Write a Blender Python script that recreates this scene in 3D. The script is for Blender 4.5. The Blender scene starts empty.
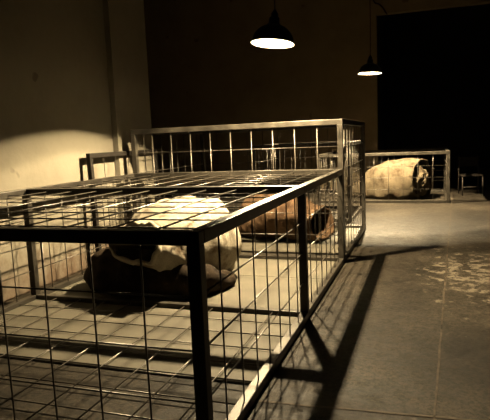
import bpy, bmesh, math, random
from mathutils import Vector, Matrix, noise

random.seed(7)
S = bpy.context.scene
COL = S.collection

# ------------------------------------------------------------------ helpers
def tag(o, label=None, cat=None, group=None, kind=None):
    if label: o['label'] = label
    if cat: o['category'] = cat
    if group: o['group'] = group
    if kind: o['kind'] = kind
    return o

def empty(name, loc=(0, 0, 0), rot=(0, 0, 0)):
    o = bpy.data.objects.new(name, None)
    o.empty_display_size = .2
    COL.objects.link(o)
    o.location = loc
    o.rotation_euler = rot
    return o

def obj(name, bm, mats, parent=None, smooth=False):
    me = bpy.data.meshes.new(name)
    bmesh.ops.recalc_face_normals(bm, faces=bm.faces[:])
    bm.to_mesh(me)
    bm.free()
    if not isinstance(mats, (list, tuple)): mats = [mats]
    for m in mats: me.materials.append(m)
    if smooth:
        for p in me.polygons: p.use_smooth = True
    o = bpy.data.objects.new(name, me)
    COL.objects.link(o)
    if parent: o.parent = parent
    return o

def add_box(bm, a, b, bevel=0):
    a, b = Vector(a), Vector(b)
    vs = [bm.verts.new((x, y, z)) for z in (a.z, b.z) for y in (a.y, b.y) for x in (a.x, b.x)]
    fs = []
    for q in ((0, 2, 3, 1), (4, 5, 7, 6), (0, 1, 5, 4), (1, 3, 7, 5), (3, 2, 6, 7), (2, 0, 4, 6)):
        fs.append(bm.faces.new([vs[i] for i in q]))
    if bevel:
        es = list({e for f in fs for e in f.edges})
        bmesh.ops.bevel(bm, geom=es, offset=bevel, segments=2, affect='EDGES', profile=.5)

def frame_of(d):
    d = d.normalized()
    n = Vector((0, 0, 1)) if abs(d.z) < .9 else Vector((1, 0, 0))
    u = d.cross(n).normalized()
    return u, u.cross(d)

def add_tube(bm, pts, r, seg=8, caps=True):
    pts = [Vector(p) for p in pts]
    rings = []
    for i, p in enumerate(pts):
        d = pts[min(i + 1, len(pts) - 1)] - pts[max(i - 1, 0)]
        u, v = frame_of(d)
        rr = r[i] if isinstance(r, (list, tuple)) else r
        rings.append([bm.verts.new(p + rr * (math.cos(t) * u + math.sin(t) * v))
                      for t in (2 * math.pi * k / seg for k in range(seg))])
    for A, B in zip(rings, rings[1:]):
        for k in range(seg):
            bm.faces.new((A[k], A[(k + 1) % seg], B[(k + 1) % seg], B[k]))
    if caps:
        bm.faces.new(rings[0][::-1]); bm.faces.new(rings[-1])

def add_lathe(bm, prof, seg=40, close=False):
    rings = []
    for r, z in prof:
        if r < 1e-5: rings.append([bm.verts.new((0, 0, z))])
        else: rings.append([bm.verts.new((r * math.cos(t), r * math.sin(t), z))
                            for t in (2 * math.pi * k / seg for k in range(seg))])
    pairs = list(zip(rings, rings[1:])) + ([(rings[-1], rings[0])] if close else [])
    for A, B in pairs:
        for k in range(seg):
            q = [A[k % len(A)], A[(k + 1) % len(A)], B[(k + 1) % len(B)], B[k % len(B)]]
            u = []
            for v in q:
                if v not in u: u.append(v)
            if len(u) > 2: bm.faces.new(u)

# ------------------------------------------------------------------ materials
def new_mat(name):
    m = bpy.data.materials.new(name)
    m.use_nodes = True
    nt = m.node_tree
    return m, nt, nt.nodes['Principled BSDF']

def N(nt, t, **k):
    n = nt.nodes.new(t)
    for a, b in k.items():
        if a in n.inputs: n.inputs[a].default_value = b
        else: setattr(n, a, b)
    return n

def ramp(nt, src, stops):
    r = N(nt, 'ShaderNodeValToRGB')
    els = r.color_ramp.elements
    els[0].position, els[0].color = stops[0][0], (*stops[0][1], 1)
    els[1].position, els[1].color = stops[-1][0], (*stops[-1][1], 1)
    for p, c in stops[1:-1]:
        e = els.new(p); e.color = (*c, 1)
    nt.links.new(src, r.inputs['Fac'])
    return r

def mix(nt, fac, a, b, mode='MIX'):
    m = N(nt, 'ShaderNodeMix', data_type='RGBA', blend_type=mode)
    for s, i in ((fac, 0), (a, 6), (b, 7)):
        if hasattr(s, 'links'): nt.links.new(s, m.inputs[i])
        elif i == 0: m.inputs[0].default_value = s
        else: m.inputs[i].default_value = (*s, 1)
    return m.outputs[2]

def noise_tex(nt, scale, detail=6, rough=.6, coord='Object', stretch=None, seed=0):
    tc = N(nt, 'ShaderNodeTexCoord')
    mp = N(nt, 'ShaderNodeMapping')
    if stretch: mp.inputs['Scale'].default_value = stretch
    mp.inputs['Location'].default_value = (seed, seed * 1.7, seed * .3)
    nt.links.new(tc.outputs[coord], mp.inputs['Vector'])
    n = N(nt, 'ShaderNodeTexNoise')
    n.inputs['Scale'].default_value = scale
    n.inputs['Detail'].default_value = detail
    n.inputs['Roughness'].default_value = rough
    nt.links.new(mp.outputs[0], n.inputs['Vector'])
    return n.outputs['Fac']

def bump(nt, b, h, strength, dist=.01):
    n = N(nt, 'ShaderNodeBump')
    n.inputs['Strength'].default_value = strength
    n.inputs['Distance'].default_value = dist
    nt.links.new(h, n.inputs['Height'])
    nt.links.new(n.outputs[0], b.inputs['Normal'])

def simple(name, c, rough=.6, metal=0., var=.25, scale=20, bmp=.15, spec=.2):
    m, nt, b = new_mat(name)
    f = noise_tex(nt, scale)
    lo = tuple(x * (1 - var) for x in c); hi = tuple(min(1, x * (1 + var)) for x in c)
    r = ramp(nt, f, [(.3, lo), (.7, hi)])
    nt.links.new(r.outputs[0], b.inputs['Base Color'])
    b.inputs['Roughness'].default_value = rough
    b.inputs['Metallic'].default_value = metal
    b.inputs['Specular IOR Level'].default_value = spec
    if bmp: bump(nt, b, f, bmp, .004)
    return m

def wall_mat(name, c, stain):
    m, nt, b = new_mat(name)
    f1 = noise_tex(nt, 1.3, 8, .65)
    r1 = ramp(nt, f1, [(.3, tuple(x * .8 for x in c)), (.55, c), (.75, tuple(x * 1.06 for x in c))])
    # rising damp: brown blotches low on the plaster
    tc = N(nt, 'ShaderNodeTexCoord')
    sp = N(nt, 'ShaderNodeSeparateXYZ'); nt.links.new(tc.outputs['Object'], sp.inputs[0])
    f2 = noise_tex(nt, 5, 8, .7, seed=4)
    ad = N(nt, 'ShaderNodeMath', operation='MULTIPLY_ADD')
    nt.links.new(f2, ad.inputs[0]); ad.inputs[1].default_value = -1.3
    nt.links.new(sp.outputs['Z'], ad.inputs[2])
    r2 = ramp(nt, ad.outputs[0], [(0, (1, 1, 1)), (.02, (0, 0, 0))])
    r2.color_ramp.elements[0].position = 0
    mr = N(nt, 'ShaderNodeMapRange')
    nt.links.new(ad.outputs[0], mr.inputs['Value'])
    mr.inputs['From Min'].default_value = -.62; mr.inputs['From Max'].default_value = -.25
    mr.inputs['To Min'].default_value = .8; mr.inputs['To Max'].default_value = 0
    col = mix(nt, mr.outputs[0], r1.outputs[0], stain)
    f3 = noise_tex(nt, 3.1, 3, .4, seed=9)
    r3 = ramp(nt, f3, [(.72, (0, 0, 0)), (.74, (1, 1, 1))])
    f3v = mix(nt, .6, (0, 0, 0), r3.outputs[0])
    col = mix(nt, f3v, col, tuple(x * .35 for x in c))
    nt.links.new(col, b.inputs['Base Color'])
    b.inputs['Roughness'].default_value = .9
    b.inputs['Specular IOR Level'].default_value = .08
    bump(nt, b, noise_tex(nt, 9, 8, .6), .25, .02)
    return m

def floor_mat():
    m, nt, b = new_mat('worn_concrete')
    f1 = noise_tex(nt, 1.1, 10, .68)
    f2 = noise_tex(nt, 14, 8, .7, seed=3)
    r1 = ramp(nt, f1, [(.32, (.006, .0047, .0032)), (.48, (.0155, .0125, .0088)), (.70, (.036, .0295, .021))])
    r2 = ramp(nt, f2, [(.3, (.5, .5, .5)), (.68, (1.15, 1.15, 1.15))])
    col = mix(nt, 1.0, r1.outputs[0], r2.outputs[0], 'MULTIPLY')
    f6 = noise_tex(nt, 48, 5, .75, seed=6)
    r6 = ramp(nt, f6, [(.38, (.3,) * 3), (.62, (1.7,) * 3)])
    col = mix(nt, 1.0, col, r6.outputs[0], 'MULTIPLY')
    # flakes of old pale paint in a patch along the walkway
    tc = N(nt, 'ShaderNodeTexCoord')
    mp = N(nt, 'ShaderNodeMapping')
    mp.inputs['Location'].default_value = (-1.2 / .75, -3.4 / 1.7, 0)
    mp.inputs['Scale'].default_value = (1 / .75, 1 / 1.7, 1)
    nt.links.new(tc.outputs['Object'], mp.inputs['Vector'])
    ln = N(nt, 'ShaderNodeVectorMath', operation='LENGTH'); nt.links.new(mp.outputs[0], ln.inputs[0])
    mr = N(nt, 'ShaderNodeMapRange'); nt.links.new(ln.outputs['Value'], mr.inputs['Value'])
    mr.inputs['From Min'].default_value = .2; mr.inputs['From Max'].default_value = 1.25
    mr.inputs['To Min'].default_value = .2; mr.inputs['To Max'].default_value = 0
    f4 = noise_tex(nt, 8.5, 9, .74, seed=11)
    ad = N(nt, 'ShaderNodeMath', operation='ADD')
    nt.links.new(f4, ad.inputs[0]); nt.links.new(mr.outputs[0], ad.inputs[1])
    r4 = ramp(nt, ad.outputs[0], [(.70, (0, 0, 0)), (.735, (1, 1, 1))])
    f4m = mix(nt, .75, (0, 0, 0), r4.outputs[0])
    col = mix(nt, f4m, col, (.10, .085, .063))
    # dark oil spots
    f5 = noise_tex(nt, 2.6, 5, .6, seed=21)
    r5 = ramp(nt, f5, [(.60, (0, 0, 0)), (.72, (1, 1, 1))])
    f5m = mix(nt, .6, (0, 0, 0), r5.outputs[0])
    col = mix(nt, f5m, col, (0.022, 0.018, 0.013))
    nt.links.new(col, b.inputs['Base Color'])
    rr = ramp(nt, f2, [(.3, (.55,) * 3), (.7, (.85,) * 3)])
    nt.links.new(rr.outputs[0], b.inputs['Roughness'])
    b.inputs['Specular IOR Level'].default_value = .1
    bump(nt, b, f2, .35, .012)
    return m

def cloth_mat(name, c, dirt, amount=.5):
    m, nt, b = new_mat(name)
    f1 = noise_tex(nt, 4.5, 8, .65, seed=2)
    r1 = ramp(nt, f1, [(.36, dirt), (.36 + .3 * amount, c), (.8, tuple(min(1, x * 1.08) for x in c))])
    f2 = noise_tex(nt, 90, 3, .6)
    r2 = ramp(nt, f2, [(.3, (.82,) * 3), (.7, (1.05,) * 3)])
    col = mix(nt, 1., r1.outputs[0], r2.outputs[0], 'MULTIPLY')
    nt.links.new(col, b.inputs['Base Color'])
    b.inputs['Roughness'].default_value = .95
    b.inputs['Specular IOR Level'].default_value = .1
    b.inputs['Sheen Weight'].default_value = 0
    bump(nt, b, noise_tex(nt, 45, 5, .65), .5, .01)
    return m

M_WALL = wall_mat('aged_plaster', (.155, .140, .108), (.066, .040, .025))
M_BACK = wall_mat('aged_plaster_back', (.20, .158, .096), (.05, .035, .022))
M_FLOOR = floor_mat()
M_CEIL = simple('ceiling_plaster', (0.043, 0.037, 0.031), .9, 0, .15, 2)
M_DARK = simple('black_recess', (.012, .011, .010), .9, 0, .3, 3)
M_STEEL = simple('raw_steel_tube', (.032, .028, .022), .40, .35, .6, 8, .2, .3)
M_PAINTED = simple('black_painted_steel', (.012, .010, .008), .7, 0, .4, 20, .1)
M_WIRE = simple('steel_wire', (.050, .043, .034), .32, .4, .3, 40, .1, .4)
M_ENAMEL = simple('black_enamel', (.012, .011, .010), .35, 0, .3, 15, .05)
M_WHITE = simple('aged_reflector', (.06, .058, .052), .5, 0, .04, 10, 0)
M_CORD = simple('black_rubber', (.015, .013, .012), .6, 0, .2, 20, 0)
M_BRASS = simple('worn_brass', (.35, .25, .10), .4, .8, .3, 30, .1)
M_JOINT = simple('mortar_joint', (.034, .026, .017), .9, 0, .9, 9, .3)
M_GAP = simple('dark_joint', (.05, .04, .03), .95, 0, .4, 30, .3)
M_PAINTED.node_tree.nodes['Principled BSDF'].inputs['Specular IOR Level'].default_value = .1
M_PALE = cloth_mat('pale_burlap', (0.273, 0.242, 0.186), (0.149, 0.112, 0.074), .35)
M_BROWN = cloth_mat('brown_burlap', (.085, .052, .029), (.032, .018, .010), .6)
M_TAN = cloth_mat("tan_burlap", (.066, .052, .033), (.024, .015, .008), .5)
M_DARKCLOTH = cloth_mat('dark_blanket', (.022, .015, .009), (.007, .005, .0035), .5)
M_BOARD = simple('pale_board', (.070, .063, .047), .75, 0, .25, 3, .1)
M_CHAIR = simple('dark_chair_steel', (.014, .011, .009), .55, .2, .3, 15, .1)

def emit(name, c, s):
    m = bpy.data.materials.new(name); m.use_nodes = True
    nt = m.node_tree; nt.nodes.clear()
    e = nt.nodes.new('ShaderNodeEmission'); e.inputs[0].default_value = (*c, 1); e.inputs[1].default_value = s
    o = nt.nodes.new('ShaderNodeOutputMaterial'); nt.links.new(e.outputs[0], o.inputs[0])
    return m

# ------------------------------------------------------------------ the setting
CEIL = 5.0
XL, XP, XR = -2.60, -2.53, 5.0
YP, YE, YB, YF = 3.60, 4.42, 11.0, -4.0

def struct(name, boxes, m, label=None):
    bm = bmesh.new()
    for a, b in boxes: add_box(bm, a, b)
    o = obj(name, bm, m)
    o['kind'] = 'structure'
    if label: o['label'] = label
    return o

OX0, OX1, OZ = -.26, 3.6, 3.95
struct('floor', [((-7.2, YF, -.12), (XR + .2, YB + 3.4, 0))], M_FLOOR, 'worn concrete floor with flaking pale paint')
struct('ceiling', [((-7.2, YF - .2, CEIL), (XR + .2, YB + .2, CEIL + .12))], M_CEIL, 'dim plaster ceiling above the hanging lamps')
struct('wall_left', [((XL - .2, YF, 0), (XL, YP, CEIL))], M_WALL, 'plaster wall at left catching the lamplight')
struct('wall_left_pier', [((XL - .2, YP, 0), (XP, YE, CEIL))], M_WALL, 'shallow pier stepping out of the left wall')
struct('wall_left_return', [((-7.0, YE - .2, 0), (XL - .2, YE, CEIL))], M_BACK, 'return wall behind the left pier')
struct('wall_far_left', [((-7.2, YE - .2, 0), (-7.0, YB, CEIL))], M_BACK, 'unlit wall at the far left')
struct('wall_back', [((-7.2, YB, 0), (OX0, YB + .2, CEIL)), ((OX1, YB, 0), (XR + .2, YB + .2, CEIL)),
                     ((OX0, YB, OZ), (OX1, YB + .2, CEIL))], M_BACK, 'dim plaster back wall with a tall dark opening')
struct('wall_right', [((XR, YF, 0), (XR + .2, YB, CEIL))], M_BACK, 'plaster wall at right')
struct('wall_front', [((XL - .2, YF - .2, 0), (XR + .2, YF, CEIL))], M_BACK, 'plaster wall behind the viewer')
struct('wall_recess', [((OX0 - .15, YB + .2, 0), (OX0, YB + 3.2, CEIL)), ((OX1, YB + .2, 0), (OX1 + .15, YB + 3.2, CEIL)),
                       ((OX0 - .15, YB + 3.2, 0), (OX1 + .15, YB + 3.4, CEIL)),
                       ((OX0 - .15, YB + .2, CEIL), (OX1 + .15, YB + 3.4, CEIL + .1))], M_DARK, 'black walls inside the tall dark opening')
# joints in the slab
def joint(name, a, b, w, m, label):
    a, b = Vector(a), Vector(b)
    d = (b - a).normalized(); n = Vector((-d.y, d.x, 0))
    bm = bmesh.new()
    k = 60; L = []; R = []
    for i in range(k + 1):
        p = a.lerp(b, i / k)
        j = .006 * noise.noise(p * 6); ww = w * (1 + .7 * noise.noise(p * 9 + Vector((3, 1, 7))))
        L.append(bm.verts.new(p + n * (j + ww / 2) + Vector((0, 0, .003))))
        R.append(bm.verts.new(p + n * (j - ww / 2) + Vector((0, 0, .003))))
    for i in range(k): bm.faces.new((L[i], R[i], R[i + 1], L[i + 1]))
    o = obj(name, bm, m); o['kind'] = 'structure'; o['label'] = label
joint('trim_1', (.82, -.4, 0), (1.36, 10.9, 0), .011, M_JOINT, 'pale joint running down the walkway floor')
joint('trim_2', (.03, .57, 0), (4.9, .87, 0), .016, M_GAP, 'dark joint crossing the floor in the foreground')

# ------------------------------------------------------------------ cages
T = .055
def bar(name, a, b, parent, t=T, bevel=.004, mat=None):
    """straight square tube between two centre points (axis aligned)"""
    a, b = Vector(a), Vector(b)
    lo = Vector((min(a.x, b.x), min(a.y, b.y), min(a.z, b.z)))
    hi = Vector((max(a.x, b.x), max(a.y, b.y), max(a.z, b.z)))
    for i in range(3):
        if hi[i] - lo[i] < 1e-6: lo[i] -= t / 2; hi[i] += t / 2
    bm = bmesh.new(); add_box(bm, lo, hi, bevel)
    return obj(name, bm, mat or M_STEEL, parent)

WR = .0042
def wires(name, o, u, v, nu, nv, parent, skip_u=(), jitter=.004):
    """welded wire panel: origin o, edge vectors u and v, nu x nv cells; wires end on the rails"""
    o, u, v = Vector(o), Vector(u), Vector(v)
    nrm = u.cross(v).normalized()
    bm = bmesh.new()
    for i in range(1, nu):
        p = o + u * (i / nu) + nrm * WR
        add_tube(bm, [p, p + v * .5 + u.normalized() * random.uniform(-jitter, jitter), p + v], WR, 6)
    for j in range(1, nv):
        p = o + v * (j / nv) - nrm * WR
        add_tube(bm, [p, p + u * .5 + v.normalized() * random.uniform(-jitter, jitter), p + u], WR, 6)
    return obj(name, bm, M_WIRE, parent, True)

def cage(label, x0, x1, ys, H, pitch, faces, group, boards=()):
    """frame of square tube on posts at the corners (and at every y in ys) with wire panels between"""
    root = empty('cage', ((x0 + x1) / 2, (ys[0] + ys[-1]) / 2, 0))
    tag(root, label, 'cage', group)
    off = Vector(root.location)
    parts = []
    h = T / 2
    for y in ys:
        for x in (x0, x1): parts.append(bar('post', (x, y, 0), (x, y, H - T), root))
        for nm, z in (('top_rail', H - h), ('bottom_rail', h)):
            e = h if z < H / 2 else -h
            parts.append(bar(nm, (x0 + e, y, z), (x1 - e, y, z), root))
    for y0, y1 in zip(ys, ys[1:]):
        for x in (x0, x1):
            parts.append(bar('top_rail', (x, y0 + h, H - h), (x, y1 - h, H - h), root))
            parts.append(bar('bottom_rail', (x, y0 + h, h), (x, y1 - h, h), root))
    nz = max(1, round(H / pitch)); nx = max(1, round((x1 - x0) / pitch))
    def wp(o, u, v, a, b): parts.append(wires('wire_panel', o, u, v, a, b, root))
    zs, ze = T - .01, H - T + .01
    if 'front' in faces: wp((x0, ys[0], zs), (x1 - x0, 0, 0), (0, 0, ze - zs), nx, nz)
    if 'back' in faces: wp((x0, ys[-1], zs), (x1 - x0, 0, 0), (0, 0, ze - zs), nx, nz)
    for k, (y0, y1) in enumerate(zip(ys, ys[1:])):
        ny = max(1, round((y1 - y0) / pitch))
        if 'left' in faces: wp((x0, y0, zs), (0, y1 - y0, 0), (0, 0, ze - zs), ny, nz)
        if 'right' in faces: wp((x1, y0, zs), (0, y1 - y0, 0), (0, 0, ze - zs), ny, nz)
        if 'top' in faces: wp((x0, y0, H - h), (x1 - x0, 0, 0), (0, y1 - y0, 0), nx, ny)
        if 'floor' in faces and k == 0: wp((x0, y0, .035), (x1 - x0, 0, 0), (0, y1 - y0, 0), nx, ny)
    for y0, y1 in boards:
        bm = bmesh.new(); add_box(bm, (x0 + h + .004, y0, .002), (x1 - h - .004, y1, .02), .003)
        parts.append(obj('floor_board', bm, M_BOARD, root))
    for p in parts: p.location = -off
    return root

W = 2.362
G = 'steel mesh cages'
cage('long low steel mesh cage with a wire top, nearest the viewer, around the dark-mouthed sack', -W, 0, (0, 1.84, 3.605), .965, .23,
     ('front', 'left', 'right', 'top', 'floor'), G, ((.74, 1.808), (1.872, 2.87), (2.876, 3.573)))
cage('tallest steel mesh cage, open-topped, standing right behind the long low cage', -W, 0, (3.67, 5.66), 1.465, .232,
     ('front', 'left', 'right', 'back'), G, ((3.702, 4.66), (4.666, 5.628)))
cage('narrow mesh cage standing in the shade behind the tallest cage', -1.76, -.27, (6.28, 7.75), 1.2, .235,
     ('front', 'left', 'right', 'back'), G)
cage('low mesh cage at the back under the smaller-looking lamp, around the pale open sack', -1.17, 1.19, (8.54, 10.4), .945, .262,
     ('front', 'left', 'right', 'back'), G)

# loose mesh panel leaning against the left wall and its pier
def leaning_panel():
    L, H = 1.42, 1.225
    root = empty('gate_panel', (XP + .062, 2.97, 0), (0, 0, 0))
    tag(root, 'loose steel framed mesh panel leaning on the left wall beside the tallest cage', 'panel')
    parts = []
    t = .05
    def b(nm, a, c, tt=t):
        o = bar(nm, a, c, root, tt, mat=M_PAINTED); parts.append(o)
    b('post', (0, 0, 0), (0, 0, H - t)); b('post', (0, L, 0), (0, L, H - t))
    b('top_rail', (0, -t / 2, H - t / 2), (0, L + t / 2, H - t / 2))
    b('bottom_rail', (0, t / 2, t / 2), (0, L - t / 2, t / 2))
    wires('wire_panel', (0, t / 2, t), (0, L - t, 0), (0, 0, H - 2 * t), 6, 5, root)
    root.rotation_euler = (0, -math.radians(1.3), 0)
leaning_panel()

# ------------------------------------------------------------------ sacks
def wrinkle(p, amp, s, seed):
    q = p * s + Vector((seed, seed * 2.3, seed * .7))
    return amp * (noise.noise(q) + .5 * noise.noise(q * 2.1) + .28 * (1 - 2 * abs(noise.noise(q * 3.7))))

def smooth_interp(ks, t):
    """Catmull-Rom through list of tuples at t in 0..1"""
    n = len(ks) - 1
    f = min(max(t, 0), 1) * n
    i = min(int(f), n - 1); u = f - i
    g = lambda k: ks[min(max(k, 0), n)]
    out = []
    for a, b, c, d in zip(g(i - 1), g(i), g(i + 1), g(i + 2)):
        out.append(.5 * (2 * b + (c - a) * u + (2 * a - 5 * b + 4 * c - d) * u * u + (3 * b - a - 3 * c + d) * u ** 3))
    return out

def sack(label, mat, lining_mat, loc, rotz, ks, seed, group, mouth_tilt=0., amp=.035, stuffed=.84):
    """ks: (s, z_centre, half_width, half_height, side_shift) stations from the tail to the mouth along +x"""
    root = empty('sack', loc, (0, 0, rotz)); tag(root, label, 'sack', group)
    NV, NU = 84, 72
    bm = bmesh.new(); rings = []
    def ring(t, shrink=0., wob=1.):
        s, zc, hw, hh, sh = smooth_interp(ks, t)
        hw = max(hw - shrink, .004); hh = max(hh - shrink, .004)
        tilt = mouth_tilt * max(0, (t - .6) / .4) ** 2
        out = []
        for k in range(NU):
            a = 2 * math.pi * k / NU
            ca, sa = math.cos(a), math.sin(a)
            e = .82
            y = hw * math.copysign(abs(ca) ** e, ca); z = hh * math.copysign(abs(sa) ** e, sa)
            p = Vector((s - z * math.sin(tilt), y + sh, zc + z * math.cos(tilt)))
            nrm = Vector((0, ca, sa))
            # long gathers near both ends, lumpy folds on the body
            ga = .02 * math.sin(a * 9 + seed + 2 * noise.noise(Vector((t * 3, seed, 0)))) * (max(0, t - .72) / .28 + max(0, .3 - t) / .3)
            p = p + nrm * (wrinkle(p, amp, 3.2, seed) + ga * hw * 1.6) * wob * min(1, hw / .12)
            if p.z < .012: p.z = .012 + .01 * max(0, noise.noise(p * 8))
            out.append(p)
        return out
    for i in range(NV + 1):
        rings.append([bm.verts.new(p) for p in ring(i / NV)])
    # lip and inside of the mouth
    for t, sh in ((1.0, .018), (.975, .03), (.93, .045), (.86, .06), (.76, .075), (.66, .09)):
        rings.append([bm.verts.new(p + (Vector((.012, 0, 0)) if t == 1.0 else Vector())) for p in ring(t, sh)])
    for A, B in zip(rings, rings[1:]):
        for k in range(NU): bm.faces.new((A[k], A[(k + 1) % NU], B[(k + 1) % NU], B[k]))
    bm.faces.new(rings[0][::-1]); bm.faces.new(rings[-1])
    obj('body', bm, mat, root, True)
    # rolled hem round the mouth
    hb = bmesh.new(); pts = [p + Vector((.008, 0, 0)) for p in ring(1.0)]
    cen = sum(pts, Vector()) / NU
    R2 = []
    for k, p in enumerate(pts):
        d = (pts[(k + 1) % NU] - pts[k - 1]).normalized()
        u = (p - cen).normalized(); v = d.cross(u).normalized()
        r = .020 + .006 * noise.noise(p * 11)
        R2.append([hb.verts.new(p + Vector((0, 0, .012)) + r * (math.cos(q) * u + math.sin(q) * v)) for q in (2 * math.pi * j / 8 for j in range(8))])
    for k in range(NU):
        A, B = R2[k], R2[(k + 1) % NU]
        for j in range(8): hb.faces.new((A[j], A[(j + 1) % 8], B[(j + 1) % 8], B[j]))
    obj('hem', hb, mat, root, True)
    # crumpled lining stuffed inside the mouth
    if lining_mat:
        s, zc, hw, hh, sh = smooth_interp(ks, stuffed)
        lb = bmesh.new()
        bmesh.ops.create_icosphere(lb, subdivisions=5, radius=1)
        for v in lb.verts:
            d = v.co.normalized()
            r = 1 + .20 * noise.noise(d * 2.3 + Vector((seed, 3, 1))) + .16 * (1 - 2 * abs(noise.noise(d * 3.4 + Vector((1, seed, 5)))))
            v.co = Vector((s + d.x * .20 * r, sh + d.y * hw * .66 * r - hw * .08, zc + d.z * hh * .70 * r - hh * .06))
            v.co.z = max(v.co.z, .03)
        obj('lining', lb, lining_mat, root, True)
    return root

SG = 'stuffed burlap sacks'
# near: mouth turned up towards the viewer's left, back lit white by the lamp behind it
near = sack('big pale sack slumped in the nearest low cage, its shaded open mouth to the left', M_PALE, None, (-1.20, 2.98, .02), math.radians(249),
     [(-.16, .10, .06, .05, 0), (-.10, .27, .28, .27, 0), (.08, .375, .42, .365, 0), (.34, .385, .45, .375, 0),
      (.60, .40, .43, .36, .02), (.82, .42, .37, .25, .09), (1.0, .47, .29, .15, .14)], 3.1, SG, .55, .05)
# dark blanket wrapped round the foot of the near sack
def wrap(parent):
    path = [(-2.04, 2.62, .05, .04), (-2.02, 2.38, .13, .11), (-1.86, 2.18, .17, .19), (-1.55, 2.11, .18, .205), (-1.24, 2.12, .17, .19), (-1.00, 2.22, .15, .13), (-.88, 2.42, .11, .09), (-.86, 2.62, .05, .05)]
    inv = (Matrix.Translation(parent.location) @ Matrix.Rotation(parent.rotation_euler.z, 4, 'Z')).inverted()
    bm = bmesh.new(); rings = []
    n, seg = 90, 28
    for i in range(n + 1):
        x, y, rw, rh = smooth_interp(path, i / n)
        x2, y2 = smooth_interp(path, i / n + .01)[:2]; x1, y1 = smooth_interp(path, i / n - .01)[:2]
        d = Vector((x2 - x1, y2 - y1, 0)).normalized(); nn = Vector((d.y, -d.x, 0))
        R_ = []
        for k in range(seg):
            q = 2 * math.pi * k / seg
            p = Vector((x, y, rh)) + nn * math.cos(q) * rw + Vector((0, 0, math.sin(q) * rh))
            o = nn * math.cos(q) + Vector((0, 0, math.sin(q)))
            p += o * (wrinkle(p, .03, 7, 5.5) + .014 * math.sin(i * .55 + 3 * noise.noise(p * 4)) * max(0, math.sin(q)))
            p.z = max(p.z, .026)
            R_.append(bm.verts.new(inv @ p))
        rings.append(R_)
    for A, B in zip(rings, rings[1:]):
        for k in range(seg): bm.faces.new((A[k], A[(k + 1) % seg], B[(k + 1) % seg], B[k]))
    bm.faces.new(rings[0][::-1]); bm.faces.new(rings[-1])
    o = obj('blanket', bm, M_DARKCLOTH, parent, True); o['label'] = 'dark rumpled blanket round the foot of the sack'
wrap(near)
sack('brown sack lying in the tallest cage with its dark mouth to the right', M_BROWN, None, (-1.55, 5.00, .02), math.radians(-14),
     [(-.06, .08, .05, .04, 0), (.04, .18, .22, .17, 0), (.22, .28, .34, .27, 0), (.45, .32, .40, .31, 0),
      (.72, .31, .40, .30, 0), (.95, .25, .36, .24, 0), (1.17, .19, .31, .18, 0)], 8.4, SG, .25, .045)
sack('pale dirty sack lying in the back low cage, crumpled lining in its wide round mouth', M_TAN, M_TAN, (-.62, 9.80, 0), math.radians(-25),
     [(-.24, .02, .07, .035, 0), (-.02, .06, .24, .13, 0), (.24, .16, .34, .29, 0), (.58, .25, .40, .41, 0),
      (.94, .31, .42, .46, 0), (1.22, .35, .42, .45, 0), (1.48, .37, .39, .375, 0)], 12.7, SG, .05, .03, .93)

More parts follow.
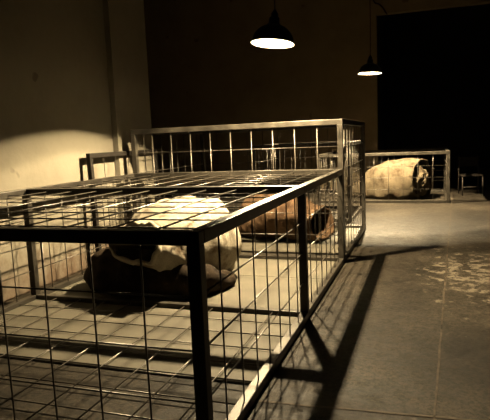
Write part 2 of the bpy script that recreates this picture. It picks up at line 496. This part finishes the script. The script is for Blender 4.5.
# ------------------------------------------------------------------ pendant lamps
M_GLASS, nt, _b = new_mat('clear_glass')
nt.nodes.remove(_b)
_t = nt.nodes.new('ShaderNodeBsdfTransparent'); _g = nt.nodes.new('ShaderNodeBsdfGlossy'); _x = nt.nodes.new('ShaderNodeMixShader')
_g.inputs['Roughness'].default_value = .05; _x.inputs[0].default_value = .05
nt.links.new(_t.outputs[0], _x.inputs[1]); nt.links.new(_g.outputs[0], _x.inputs[2])
nt.links.new(_x.outputs[0], nt.nodes['Material Output'].inputs[0])
LIGHT = (1.0, .775, .445)
def pendant(label, rim, tilt, power, r=.205, bulb_h=.114, cord_pts=None):
    root = empty('pendant_lamp', rim, tilt); tag(root, label, 'lamp', 'dome pendant lamps')
    k = r / .205
    bm = bmesh.new()
    outer = [(.205, 0), (.207, .006), (.200, .016), (.196, .035), (.184, .075), (.163, .110), (.130, .142), (.092, .163), (.060, .174)]
    inner = [(.056, .166), (.088, .156), (.126, .136), (.158, .105), (.179, .072), (.190, .035), (.196, .012), (.199, .004)]
    add_lathe(bm, [(a * k, b * k) for a, b in outer + inner], 56, True)
    o = obj('shade', bm, [M_ENAMEL, M_WHITE], root, True)
    seg = 56; n_out = len(outer)
    for i, p in enumerate(o.data.polygons):
        p.material_index = 1 if n_out <= i // seg < n_out + len(inner) - 1 else 0
    bm = bmesh.new()
    add_lathe(bm, [(0, .166), (.062, .166), (.062, .176), (.050, .186), (.050, .232), (.044, .240), (.036, .244), (.034, .275), (.022, .292), (.012, .315), (0, .315)], 28)
    neck = obj('neck', bm, M_ENAMEL, root, True)
    bm = bmesh.new()
    add_lathe(bm, [(0, .150), (.013, .150), (.017, .154), (.017, .168), (0, .168)], 20)
    obj('socket', bm, M_BRASS, root, True)
    bm = bmesh.new()
    add_lathe(bm, [(0, bulb_h - .036), (.018, bulb_h - .032), (.031, bulb_h - .020), (.034, bulb_h), (.028, bulb_h + .014), (.018, bulb_h + .026), (.012, bulb_h + .034), (0, bulb_h + .034)], 20)
    bulb = obj('bulb', bm, M_GLASS, root, True)
    bm = bmesh.new()
    ring = [(.025 + .0025 * math.cos(q), bulb_h + .0035 * math.sin(q)) for q in (2 * math.pi * j / 8 for j in range(8))]
    add_lathe(bm, ring, 24, True)
    obj('filament', bm, emit('hot_filament', LIGHT, power), bulb, True)
    # the cord hangs plumb whatever the tilt of the shade
    top = Matrix.Translation(rim) @ Matrix.Rotation(tilt[1], 4, 'Y') @ Matrix.Rotation(tilt[0], 4, 'X')
    root.rotation_mode = 'XYZ'
    from mathutils import Euler
    mw = Matrix.Translation(rim) @ Euler(tilt).to_matrix().to_4x4()
    p0 = mw @ Vector((0, 0, .31)); inv = mw.inverted()
    bm = bmesh.new()
    pts = []
    for i in range(13):
        t = i / 12
        w = Vector((p0.x + .012 * math.sin(t * 7) * (1 - t) * t * 4 * .6, p0.y, p0.z + (CEIL - p0.z) * t))
        pts.append(inv @ w)
    add_tube(bm, pts, .0065, 8)
    obj('cord', bm, M_CORD, root, True)
    return root

pendant('black dome pendant lamp hanging over the long low cage, the larger-looking one', (-.532, 3.15, 2.168),
        (math.radians(-4), math.radians(5), 0), 230000, .203)
pendant('black dome pendant lamp hanging over the back low cage beside the dark opening', (-.12, 7.98, 2.345),
        (0, math.radians(2), 0), 560000, .205, .158)

# ------------------------------------------------------------------ far chair, cable
def chair():
    root = empty('chair', (1.66, 9.95, 0), (0, 0, math.radians(8))); tag(root, 'dark metal chair in the gloom to the right of the back cage', 'chair')
    w, d = .19, .19
    for sx in (-1, 1):
        bm = bmesh.new(); add_tube(bm, [(sx * w, -d, 0), (sx * w, -d, .38)], .012, 10); obj('leg', bm, M_CHAIR, root, True)
        bm = bmesh.new(); add_tube(bm, [(sx * w, d + .03, 0), (sx * w, d, .40), (sx * w, d + .05, .76)], .012, 10); obj('leg', bm, M_CHAIR, root, True)
    bm = bmesh.new(); add_box(bm, (-w - .015, -d - .015, .38), (w + .015, d - .013, .41), .006); obj('seat', bm, M_CHAIR, root)
    bm = bmesh.new(); add_box(bm, (-w + .012, d + .022, .56), (w - .012, d + .042, .74), .005); obj('backrest', bm, M_CHAIR, root)
    bm = bmesh.new(); add_tube(bm, [(-w, -d, .17), (w, -d, .17)], .008, 8); obj('stretcher', bm, M_CHAIR, root, True)
chair()

bm = bmesh.new()
cp = [(-.36, 10.985, 5.0), (-.35, 10.985, 4.45), (-.30, 10.985, 4.22), (-.20, 10.98, 4.16), (-.12, 10.98, 4.08), (-.05, 10.975, 3.96), (-.03, 11.02, 3.93)]
sm = [Vector(smooth_interp(cp, i / 40)) for i in range(41)]
add_tube(bm, sm, .016, 8)
tag(obj('cable', bm, M_CORD, None, True), 'black cable dangling on the back wall above the corner of the dark opening', 'cable')

# ------------------------------------------------------------------ world, camera
w = bpy.data.worlds.new('world'); S.world = w; w.use_nodes = True
w.node_tree.nodes['Background'].inputs[0].default_value = (1, .8, .5, 1)
w.node_tree.nodes['Background'].inputs[1].default_value = .002

cd = bpy.data.cameras.new('camera'); cam = bpy.data.objects.new('camera', cd); COL.objects.link(cam)
F, PIT, ROLL, YAW = 538.724, .130107, -.0423173, .3297745
fw = Vector((-math.sin(YAW) * math.cos(PIT), math.cos(YAW) * math.cos(PIT), -math.sin(PIT)))
r = Vector((math.cos(YAW), math.sin(YAW), 0)); u = r.cross(fw)
r2 = r * math.cos(ROLL) + u * math.sin(ROLL); u2 = -r * math.sin(ROLL) + u * math.cos(ROLL)
m = Matrix((r2, u2, -fw)).transposed().to_4x4(); m.translation = (.83767, -1.845908, 1.3)
cam.matrix_world = m
cd.sensor_fit = 'HORIZONTAL'; cd.sensor_width = 36; cd.lens = F * 36 / 490
cd.clip_start = .05
S.camera = cam
S.view_settings.view_transform = 'Standard'; S.view_settings.look = 'None'
S.view_settings.gamma = 1; S.view_settings.use_curve_mapping = False
S.view_settings.exposure = 0
